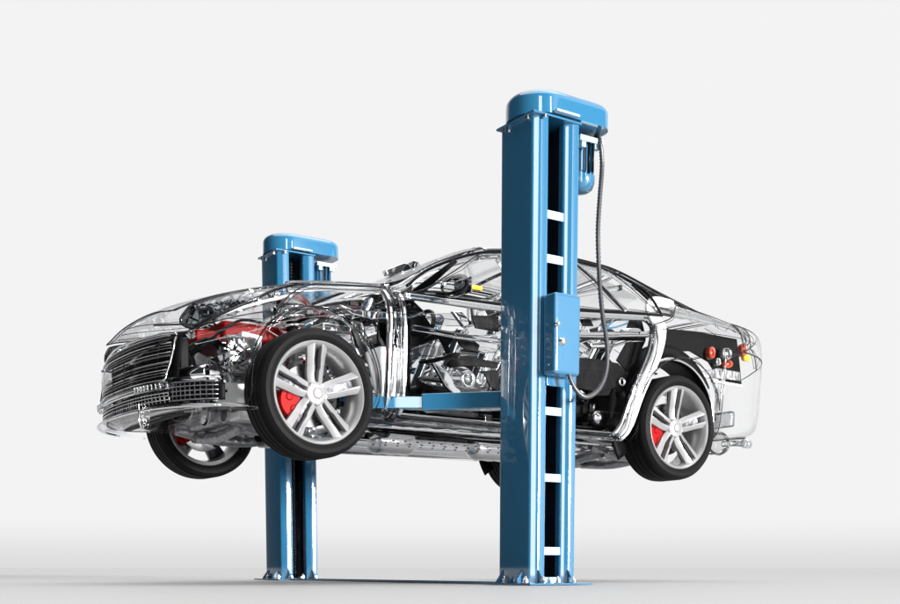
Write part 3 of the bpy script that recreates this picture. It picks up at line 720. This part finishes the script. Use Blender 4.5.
for s in (-1,1):
    m=MB(); m.lathe([(.02,-.24),(.075,-.22),(.088,-.17),(.082,-.12),(.09,-.07),(.082,-.02),(.09,.03),(.082,.08),(.09,.12),(.075,.16),(.03,.18)],(3.50,s*.56,.33),'x',28); mf=obj('muffler',m,'thick',car)
    rod('tailpipe',[(3.66,s*.56,.33),(3.76,s*.58,.34),(3.86,s*.58,.34)],.022,'thick',mf)
    m=MB(); m.lathe([(.030,-.06),(.034,-.06),(.036,.0),(.032,.0),(.030,-.06)],(3.93,s*.58,.345),'x',24); obj('tailpipe_tip',m,'chromes',mf)
block('fuel_tank',(2.30,0,.42),(.34,1.0,.22),'grey',bevel=.06)
rod('fuel_line',[(.6,-.45,.24),(1.2,-.46,.23),(1.9,-.44,.24),(2.3,-.4,.3)],.006,'black')
rod('brake_line',[(.55,-.50,.25),(1.1,-.52,.23),(1.6,-.48,.22),(2.2,-.52,.25),(2.6,-.6,.32)],.007,'black')
trace('rear_bushing_hanger',[(590,404),(593,404),(593,412),(590,412)],-.70,.02,'black',bevel=.002)
for s in (-1,1):
    q=at(598,418,-.72); m=MB(); m.lathe([(0,-.03),(.02,-.03),(.024,-.02),(.045,-.018),(.05,.0),(.05,.05),(0,.05)],(q.x,q.y,q.z),'y',24); obj('trailing_arm_bush',m if s<0 else m.mirror(),'steel',car)
rod('trailing_arm',[(2.05,-.70,.30),(2.3,-.68,.26),(2.6,-.66,.28)],.024,'grey',both=True)

# --- cabin
def seat(x,y,w=.50,rear=False):
    m=MB()
    def cu(a,b):
        X=x-.25+.50*a; Y=y-w/2+w*b; z=.44+.05*math.cos((b-.5)*PI*2)*-1+.02+.05*(1-a)
        return Vector((X,Y,z))
    c=MB(); c.box((x,y,.47),(.50,w,.13)); so=obj('seat',c,'black',car,bevel=.05,bseg=5)
    for d in (-1,1): q=MB(); q.box((x-.02,y+d*(w/2-.04),.53),(.46,.09,.10)); obj('seat_bolster',q,'glass' if d<0 else 'black',so,bevel=.035,bseg=4)
    rot=Matrix.Rotation(R(24 if not rear else 30),3,'Y')
    bc=Vector((x+.33,y,.78)); q=MB(); q.box(bc,(.11,w,.60),rot=rot); obj('backrest',q,'glass',so,bevel=.045,bseg=5)
    for d in (-1,1): q=MB(); q.box(bc+rot@Vector((-.03,d*(w/2-.04),-.02)),(.12,.08,.50),rot=rot); obj('backrest_bolster',q,'chrome',so,bevel=.035,bseg=4)
    q=MB(); q.box(bc+rot@Vector((-.01,0,.38)),(.08,.26,.15),rot=rot); obj('headrest',q,'glass',so,bevel=.035,bseg=5)
    for d in (-1,1): q=MB(); q.tube([bc+rot@Vector((0,d*.06,.28)),bc+rot@Vector((0,d*.06,.36))],.007,seg=8); obj('headrest_post',q,'steel',so)
    for d in (-1,1): q=MB(); q.box((x,y+d*(w/2-.07),.37),(.46,.03,.04)); obj('seat_rail',q,'black',so,bevel=.006)
for s in (-1,1): seat(1.12,s*.38); seat(2.02,s*.36,.52,True)
# dashboard
db=MB(); prof=[(.46,.93),(.60,1.0),(.76,1.0),(.84,.95),(.86,.86),(.80,.78),(.82,.68),(.74,.60),(.60,.62),(.50,.75)]
db.prism(prof,-.72,.72,'y',0,True); dbo=obj('dashboard',db,'glass',car,bevel=.02)
for (a,b,mt) in ((-.62,-.20,'black'),(.24,.66,'chrome'),(-.14,.16,'black')):
    m=MB(); m.box((.80,(a+b)/2,.83),(.08,b-a,.12)); obj('dash_panel',m,mt,dbo,bevel=.02)
for yy in (-.66,-.10,.12,.66): m=MB(); m.lathe([(0,.86),(.035,.86),(.04,.84)],(0,yy,.90),'x',20); obj('air_vent',m,'chromes',dbo)
sc=Vector((.98,-.38,.86)); rt=Matrix.Rotation(R(-64),3,'Y')
m=MB(); m.tube([sc+rt@Vector((.185*math.cos(2*PI*k/40),.185*math.sin(2*PI*k/40),0)) for k in range(40)],.015,seg=8,closed=True)
for a in (0,PI,-PI/2): m.tube([sc,sc+rt@Vector((.18*math.cos(a+PI/2),.18*math.sin(a+PI/2),0))],.014,seg=6)
swo=obj('steering_wheel',m,'black',car); m=MB(); m.tube([sc,sc+Vector((-.30,0,-.14))],.03,seg=10); obj('steering_column',m,'grey',swo)
block('centre_console',(1.25,0,.50),(.80,.22,.20),'thick',bevel=.04)
rod('gear_lever',[(1.02,0,.58),(1.04,0,.70)],.014,'chromes',sm=False)
rod('cross_car_beam',[(.62,-.74,.80),(.62,.74,.80)],.028,'chrome',sm=False)
# interior mirror with sensor housing (seen above the bonnet line)
a_=at(403,269,0)
mi_=MB(); mi_.box((a_.x+.02,0,a_.z-.01),(.05,.27,.085),rot=Matrix.Rotation(R(20),3,'Y')); mir=obj('interior_mirror',mi_,'chrome',car,bevel=.015)
m=MB(); m.box((a_.x+.0,0,a_.z-.05),(.12,.06,.05)); m.box((a_.x+.02,.0,a_.z-.10),(.05,.05,.08)); obj('mirror_sensor_housing',m,'black',mir,bevel=.01)
rod('roof_bow',[(1.42,-.55,1.40),(1.42,0,1.45),(1.42,.55,1.40)],.022,'chrome')
rod('roof_bow',[(2.62,-.52,1.36),(2.62,0,1.40),(2.62,.52,1.36)],.02,'glass')
rod('roof_bow',[(2.0,-.55,1.45),(2.0,0,1.49),(2.0,.55,1.45)],.012,'thick')
rod('drip_channel',[tuple(Sf(x,5.35,-1,.01)) for x in (1.0,1.3,1.7,2.2,2.7,3.1,3.4)],.007,'chromes',both=True)
rod('window_seal',[tuple(Sf(x,u,-1,-.002)) for x,u in ((.62,4.5),(.86,4.93),(1.28,4.95),(1.7,4.95),(2.1,4.95),(2.4,4.93),(2.66,4.6),(2.66,4.08))],.009,'black',both=True)
rod('window_seal',[tuple(Sf(x,4.03,-1,-.004)) for x in (.60,.9,1.2,1.6,2.0,2.4,2.66)],.008,'black',both=True)
rod('window_divider',[tuple(Sf(x,u,-1,.005)) for x,u in ((2.335,4.05),(2.25,4.5),(2.12,4.93))],.013,'grey',both=True)
trace('windscreen_pillar_trim',[(404,301),(414,289),(455,259),(458,262),(440,278),(420,298),(412,303)],-.765,.02,'black')
trace('quarter_trim',[(632,284),(642,286),(668,302),(694,318),(684,319),(664,315),(648,299)],-.60,.02,'black')
# door mirrors
for s in (-1,1):
    c=at(450,286,-1.0); m=MB(); vs=[]
    for i in range(9):
        t=i/8; yy=-.90-.24*t; k=(1-abs(2*t-1)**3)**.5 if 0<t<1 else .25
        for j in range(14):
            a=2*PI*j/14; vs.append((c.x+.03+.075*k*math.cos(a)*(1 if math.cos(a)<0 else .6), yy, c.z+.062*k*math.sin(a)))
    fs=[(i*14+j,i*14+(j+1)%14,(i+1)*14+(j+1)%14,(i+1)*14+j) for i in range(8) for j in range(14)]+[tuple(range(14)),tuple(range(125,111,-1))]
    m.add(vs,fs); dm=obj('side_mirror',m if s<0 else m.mirror(),'thick',car,sub=1)
    m=MB(); m.box((c.x+.08,-1.02,c.z),(.008,.18,.09)); obj('mirror_glass',m if s<0 else m.mirror(),'chromes',dm,bevel=.003)
    m=MB(); m.tube(smooth_path([at(436,293,-.93),at(447,294,-.97),at(458,291,-1.02),at(465,287,-1.08),at(466,280,-1.12)],6),.010,seg=8); obj('mirror_foot',m if s<0 else m.mirror(),'black',dm)
# door inner structure, traced on the plane of the door card
BLK=[('door_card',[(411,318),(424,314),(434,329),(424,339),(410,346)]),
 ('door_card',[(409,347),(425,338),(437,331),(458,331),(461,334),(455,338),(449,346),(451,352),(447,354),(443,345),(440,339),(430,341),(418,346)]),
 ('door_card',[(419,361),(430,359),(444,356),(455,352),(462,353),(458,358),(444,360),(432,363),(421,364)]),
 ('door_card',[(446,364),(452,358),(468,356),(498,362),(498,368),(470,366),(450,368)]),
 ('speaker_grille',[(472,315),(499,316),(499,332),(476,328)]),
 ('door_card',[(478,371),(499,370),(499,392),(490,386),(485,374)]),
 ('door_card',[(455,337),(466,334),(474,340),(480,345),(478,352),(466,350),(460,344)]),
 ('door_card',[(415,374),(421,381),(434,387),(432,391),(418,388)]),
 ('door_card',[(580,319),(590,318),(594,326),(584,326)]),
 ('door_card',[(630,320),(642,320),(645,332),(626,332)]),
 ('door_card',[(578,333),(646,335),(646,341),(578,339)]),
 ('door_pocket',[(576,357),(598,359),(618,363),(628,373),(625,385),(600,392),(576,388)]),
 ('door_card',[(627,342),(646,341),(636,362),(627,371),(617,360)])]
for nm,px in BLK: trace(nm,px,-.82,.015,'black')
BLK2=[('inner_wing_brace',[(352,330),(358,326),(366,340),(372,352),(368,356),(358,346)]),('inner_wing_brace',[(376,352),(384,349),(386,356),(378,359)]),
 ('inner_wing_brace',[(384,366),(398,362),(400,366),(386,372)]),('inner_wing_brace',[(350,300),(376,304),(402,305),(402,309),(372,309),(350,305)]),
 ('door_seal',[(406,318),(410,318),(411,398),(407,398)]),('door_seal',[(392,322),(395,322),(397,398),(394,398)])]
for nm,px in BLK2: trace(nm,px,-.73,.02,'black')
CHR=[('lock_mechanism',[(460,333),(498,335),(498,352),(484,353),(466,345)]),('window_regulator',[(432,362),(440,360),(462,392),(456,396),(446,386)]),
 ('window_regulator',[(590,343),(604,341),(616,345),(604,348),(592,348)]),('door_bracket',[(452,311),(462,311),(474,324),(464,327)]),
 ('hinge',[(398,330),(404,330),(404,345),(398,345)]),('hinge',[(399,378),(405,378),(406,392),(400,392)])]
for nm,px in CHR: trace(nm,px,-.79,.03,'chrome',bevel=.008)
WHT=[('door_frame_panel',[(424,313),(452,313),(470,326),(440,326),(436,326)]),('door_frame_panel',[(412,349),(428,343),(446,348),(444,356),(420,359),(412,362)]),
 ('door_frame_panel',[(448,370),(472,372),(484,382),(488,392),(470,398),(452,388)])]
for nm,px in WHT: trace(nm,px,-.78,.012,'thick',bevel=.006)
for s in (-1,1):
    q=at(468,379,-.83); m=MB(); m.lathe([(.038,-.006),(.05,-.01),(.055,0),(.05,.01),(.036,.01)],(q.x,q.y,q.z),'y',28); m.lathe([(0,-.008),(.016,-.008),(.02,0)],(q.x,q.y,q.z),'y',18); obj('loudspeaker',m if s<0 else m.mirror(),'chromes',car)
    q=at(622,382,-.84); m=MB(); m.lathe([(.018,-.004),(.026,-.008),(.03,0),(.018,.004)],(q.x,q.y,q.z),'y',20); obj('cable_grommet',m if s<0 else m.mirror(),'chromes',car)
rod('door_cable',[at(606,328,-.85),at(614,321,-.85),at(622,319,-.85),at(630,318,-.85)],.006,'blue',sm=True)
rod('door_cable',[at(604,329,-.85),at(616,327,-.85),at(628,323,-.85)],.006,'blue',sm=True)
block('gold_reflection',tuple(at(475,288,-.35)),(.10,.05,.03),'yellow',bevel=.012)  # a gold reflection modelled as a solid yellow block; no lamp here
# front wing inner parts near the door
trace('hinge_pillar_panel',[(366,352),(380,346),(398,348),(404,352),(406,400),(392,410),(376,392)],-.74,.02,'white',bevel=.008)
trace('wing_bracket',[(352,318),(360,316),(366,330),(368,352),(360,358),(354,346),(351,332)],-.70,.02,'chrome',bevel=.006)
trace('wing_stay',[(378,322),(386,322),(392,340),(384,350),(378,340)],-.72,.02,'black',bevel=.006)
trace('wing_rail',[(340,304),(352,309),(400,313),(402,318),(372,319),(352,314)],-.78,.02,'chrome',bevel=.006)
trace('cowl_trim',[(358,297),(372,294),(402,293),(403,298),(380,302),(360,303)],-.62,.02,'black',bevel=.004)
for s in (-1,1):
    for u,x0,x1 in ((3.0,-.3,2.4),(1.35,.5,2.35),(3.7,.5,2.5),(2.1,.55,2.3),(3.2,2.6,3.6)):
        m=MB(); m.tube([Sf(x0+(x1-x0)*i/60,u,s,.004) for i in range(61)],.002,seg=5); obj('crease_line',m,'rim_e',car)
    for u,x0,x1 in ((4.7,-.62,.42),(5.3,-.66,.44),(5.9,-.69,.44),(5.5,1.42,2.6),(5.25,1.42,3.3),(5.3,.56,1.36),(5.6,2.7,3.4),(4.8,3.2,3.8),(5.6,3.5,3.86)):
        m=MB(); m.tube([Sf(x0+(x1-x0)*i/40,u,s,.006) for i in range(41)],.0025,seg=5); obj('crease_line',m,'rim_e',car)
rnd=random.Random(11)
for k in range(22):
    if k<12: lo,hi=Vector((-.55,-.62,.35)),Vector((.38,.62,.86))
    else: lo,hi=Vector((.6,-.72,.36)),Vector((2.4,.72,.80))
    p=[Vector([rnd.uniform(lo[i],hi[i]) for i in range(3)])]
    for j in range(5):
        q=p[-1]+Vector((rnd.uniform(-.22,.22),rnd.uniform(-.16,.16),rnd.uniform(-.12,.12))); p.append(Vector([min(max(q[i],lo[i]),hi[i]) for i in range(3)]))
    rod('wiring_loom',p,rnd.choice((.004,.006,.010,.015)),rnd.choice(('black','black','blackm','chromes','dark')),seg=8)
for k in range(26):
    x=rnd.uniform(-.5,.35); y=rnd.uniform(-.6,.55); z=rnd.uniform(.36,.74)
    block('bracket',(x,y,z),(rnd.uniform(.04,.14),rnd.uniform(.02,.07),rnd.uniform(.03,.09)),rnd.choice(('black','dark','grey','thick','white')),bevel=.006,rot=Matrix.Rotation(rnd.uniform(-.6,.6),3,'Y'))
# --- rear quarter: black inner trim, liners
trace('quarter_inner_panel',[(661,328),(700,332),(737,339),(739,354),(742,386),(722,383),(709,362),(690,351),(668,352),(657,360),(658,350),(665,340)],-.70,.015,'blackm')
for s in (-1,1):
    m=MB(); m.lathe([(.40,-.86),(.405,-.80),(.41,-.62)],(WB,0,.425),'y',48,a0=R(-12),a1=R(192)); m.lathe([(.395,-.865),(.405,-.87),(.415,-.865),(.405,-.86),(.395,-.865)],(WB,0,.425),'y',48,a0=R(-12),a1=R(192),mi=1)
    obj('wheel_arch_liner',m if s<0 else m.mirror(),['blackm','chromes'],car,solid=.006)
    m=MB(); m.lathe([(.412,-.78),(.50,-.78),(.52,-.775)],(WB,0,.425),'y',48,a0=R(30),a1=R(215)); obj('wheelhouse_panel',m if s<0 else m.mirror(),'blackm',car,solid=.012)
    m=MB(); m.lathe([(.385,-.90),(.40,-.90),(.41,-.86),(.41,-.66)],(0,0,.425),'y',48,a0=R(-5),a1=R(170)); obj('wheel_arch_liner',m if s<0 else m.mirror(),'window',car,solid=.006)
    m=MB(); m.lathe([(.400,-.905),(.404,-.908),(.408,-.905),(.404,-.902),(.400,-.905)],(0,0,.425),'y',48,a0=R(-5),a1=R(175)); obj('arch_rim',m if s<0 else m.mirror(),'black',car)
    # inner wheelhouse surface in front of the rear wheel
    m=MB(); m.grid(lambda a,b: Vector((WB-.52+.10*math.sin(b*2.2)-.03*math.sin(9*a),-.84+.3*a,.34+.24*b)),10,12); obj('arch_front_shield',m if s<0 else m.mirror(),'blackm',car,solid=.01)
    # tail lamp
    tl=panel('taillight',[(0,3.42),(1,3.36)],[(0,3.84),(1,3.86)],2.75,4.1,['window','rim_e'],car,s,nx=16,nu=12)
    for (u,v,rx,rz,mt,y) in ((711,353,.028,.045,'orange',-.74),(726,354,.05,.045,'grey',-.75),(727,364,.048,.030,'orange',-.73),(743,350,.030,.050,'orange',-.66),(717,362,.02,.03,'grey',-.73)):
        q=at(u,v,y); m=MB(); vs=[]; n=20
        for k in range(n):
            a=2*PI*k/n
            for (f_,dy) in ((0,0),(.55,.004),(.62,-.012),(.9,-.02),(1.0,0),(.95,.03)): vs.append((q.x+rx*f_*math.cos(a),q.y+dy,q.z+rz*f_*math.sin(a)))
        fs=[(k*6+i,k*6+i+1,((k+1)%n)*6+i+1,((k+1)%n)*6+i) for k in range(n) for i in range(5)]
        m.add(vs,fs); obj('lamp_cup',m if s<0 else m.mirror(),mt,tl)
    q=at(746,358,-.66); m=MB(); m.lathe([(0,-.04),(.02,-.035),(.026,-.02),(.026,.02),(.0,.03)],tuple(q),'x',16); obj('indicator_bulb',m if s<0 else m.mirror(),'yellow',tl)
    trace_y=-.66
trace('lamp_backplate',[(700,372),(718,368),(740,372),(741,381),(716,378),(704,378)],-.72,.02,'grey')
trace('mirror_bracket',[(386,270),(404,263),(423,266),(427,271),(402,275),(388,275)],-.06,.05,'chrome',both=False,bevel=.003)
trace('mirror_mount',[(391,276),(414,275),(412,291),(402,295),(393,289)],-.05,.04,'black',both=False,bevel=.003)
trace('lamp_bracket',[(736,362),(742,352),(748,360),(752,374),(744,374)],-.64,.02,'window',bevel=.006)
rod('rear_bumper_rail',[at(712,381,-.80),at(741,386,-.78)],.012,'white',both=True,sm=False)
block('rear_crash_beam',(3.72,0,.52),(.06,1.2,.12),'thick',bevel=.02)
block('seat_bench_shell',(2.35,0,.62),(.06,1.2,.50),'black',rot=Matrix.Rotation(R(28),3,'Y'))
block('carpet',(1.4,0,.345),(1.7,1.35,.012),'blackm',bevel=.003)
block('boot_floor',(3.35,0,.50),(.80,1.0,.02),'window',bevel=.006)


# ================================================================== CAMERA
cd=bpy.data.cameras.new('camera'); co=bpy.data.objects.new('camera',cd); COL.objects.link(co)
cd.sensor_fit='HORIZONTAL'; cd.sensor_width=36; cd.lens=FPX/900*36; cd.shift_x=(450-PX)/900; cd.shift_y=(PY-302)/900
cd.clip_start=.05; cd.clip_end=3000
co.matrix_world=Matrix.Translation(CAM)@Matrix((_r,_u2,-_f2)).transposed().to_4x4()
S.camera=co

# ================================================================== LIGHT
w=bpy.data.worlds.new('World'); S.world=w; w.use_nodes=True
nt=w.node_tree; nt.nodes.clear(); N=nt.nodes.new; L=nt.links.new
out=N('ShaderNodeOutputWorld'); bg=N('ShaderNodeBackground'); tc=N('ShaderNodeTexCoord')
dot=N('ShaderNodeVectorMath'); dot.operation='DOT_PRODUCT'; dot.inputs[1].default_value=(math.cos(R(10)),math.sin(R(10)),.0)
L(tc.outputs['Generated'],dot.inputs[0])
cr=N('ShaderNodeValToRGB'); e=cr.color_ramp.elements
mr=N('ShaderNodeMapRange'); mr.inputs[1].default_value=-1; mr.inputs[2].default_value=1; L(dot.outputs['Value'],mr.inputs[0]); L(mr.outputs[0],cr.inputs[0])
e[0].position=0; e[0].color=(.03,.03,.032,1); e[1].position=.84; e[1].color=(.895,.895,.9,1)
for p,c in ((.30,.02),(.44,.05),(.60,.80),(.64,.893)):
    q=cr.color_ramp.elements.new(p); q.color=(c,c,c*1.005,1)
# studio sweep: slightly greyer towards the floor
sep=N('ShaderNodeSeparateXYZ'); L(tc.outputs['Generated'],sep.inputs[0])
m2=N('ShaderNodeMapRange'); m2.interpolation_type='SMOOTHSTEP'; m2.inputs[1].default_value=-.004; m2.inputs[2].default_value=.045; m2.inputs[3].default_value=.80; m2.inputs[4].default_value=1
L(sep.outputs['Z'],m2.inputs[0])
d2=N('ShaderNodeVectorMath'); d2.operation='DOT_PRODUCT'; d2.inputs[1].default_value=(math.cos(R(-40)),math.sin(R(-40)),.0)
L(tc.outputs['Generated'],d2.inputs[0]); c2=N('ShaderNodeValToRGB'); L(d2.outputs['Value'],c2.inputs[0])
c2.color_ramp.elements[0].position=0; c2.color_ramp.elements[0].color=(1,1,1,1); c2.color_ramp.elements[1].position=1; c2.color_ramp.elements[1].color=(1,1,1,1)
for p,c in ((.80,1),(.86,.08),(.93,.08),(.95,1)):  # dark ring added to the surroundings to draw lines into reflections
    q=c2.color_ramp.elements.new(p); q.color=(c,c,c,1)
m0=N('ShaderNodeMixRGB'); m0.blend_type='MULTIPLY'; m0.inputs[0].default_value=1; L(cr.outputs[0],m0.inputs[1]); L(c2.outputs[0],m0.inputs[2]); cr=m0
mx=N('ShaderNodeMixRGB'); mx.blend_type='MULTIPLY'; mx.inputs[0].default_value=1; L(cr.outputs[0],mx.inputs[1]); L(m2.outputs[0],mx.inputs[2])
L(mx.outputs[0],bg.inputs['Color']); bg.inputs['Strength'].default_value=1; L(bg.outputs[0],out.inputs[0])

def area(name,loc,target,sx,sy,power,col=(1,1,1)):
    l=bpy.data.lights.new(name,'AREA'); l.shape='RECTANGLE'; l.size=sx; l.size_y=sy; l.energy=power; l.color=col
    o=bpy.data.objects.new(name,l); COL.objects.link(o); o.location=loc
    o.rotation_euler=(Vector(target)-Vector(loc)).to_track_quat('-Z','Y').to_euler(); return o
ctr=Vector((1,-.3,1.3))
def dirv(az,el,d):   # az relative to the camera's viewing direction seen from the subject, + = right
    a=R(az); v=(-_f*math.cos(a)+_r*math.sin(a)); return ctr+ (v*math.cos(R(el))+_u*math.sin(R(el)))*d
sun=bpy.data.lights.new('key_lamp','SUN'); sun.energy=11.5; sun.angle=R(14); sun.color=(1,.985,.965)
so=bpy.data.objects.new('key_lamp',sun); COL.objects.link(so); so.location=(0,0,8)
so.rotation_euler=(-(dirv(50,5,1)-ctr)).to_track_quat('-Z','Y').to_euler()
area('added_chrome_softbox',dirv(38,20,9),Vector((1,-.3,2)),.5,4,60)  # added softbox, there to give the chrome something bright to reflect
area('strip_softbox',dirv(6,0,9)+Vector((0,0,2.2)),dirv(6,0,0)+Vector((0,0,2.2)),1.5,7,165)
fil=bpy.data.lights.new('added_overhead_fill','SUN'); fil.energy=2.1; fil.angle=R(70)  # unseen soft fill from above, added to brighten the floor
fo=bpy.data.objects.new('added_overhead_fill',fil); COL.objects.link(fo); fo.location=(0,0,9)

# ================================================================== RENDER
S.render.engine='CYCLES'; S.view_settings.view_transform='Standard'; S.view_settings.look='None'; S.view_settings.exposure=0; S.view_settings.gamma=1
S.cycles.transparent_max_bounces=64; S.cycles.max_bounces=14; S.cycles.transmission_bounces=12; S.cycles.glossy_bounces=6; S.cycles.diffuse_bounces=3
S.cycles.caustics_refractive=True; S.cycles.caustics_reflective=True
S.render.resolution_x=1024; S.render.resolution_y=687
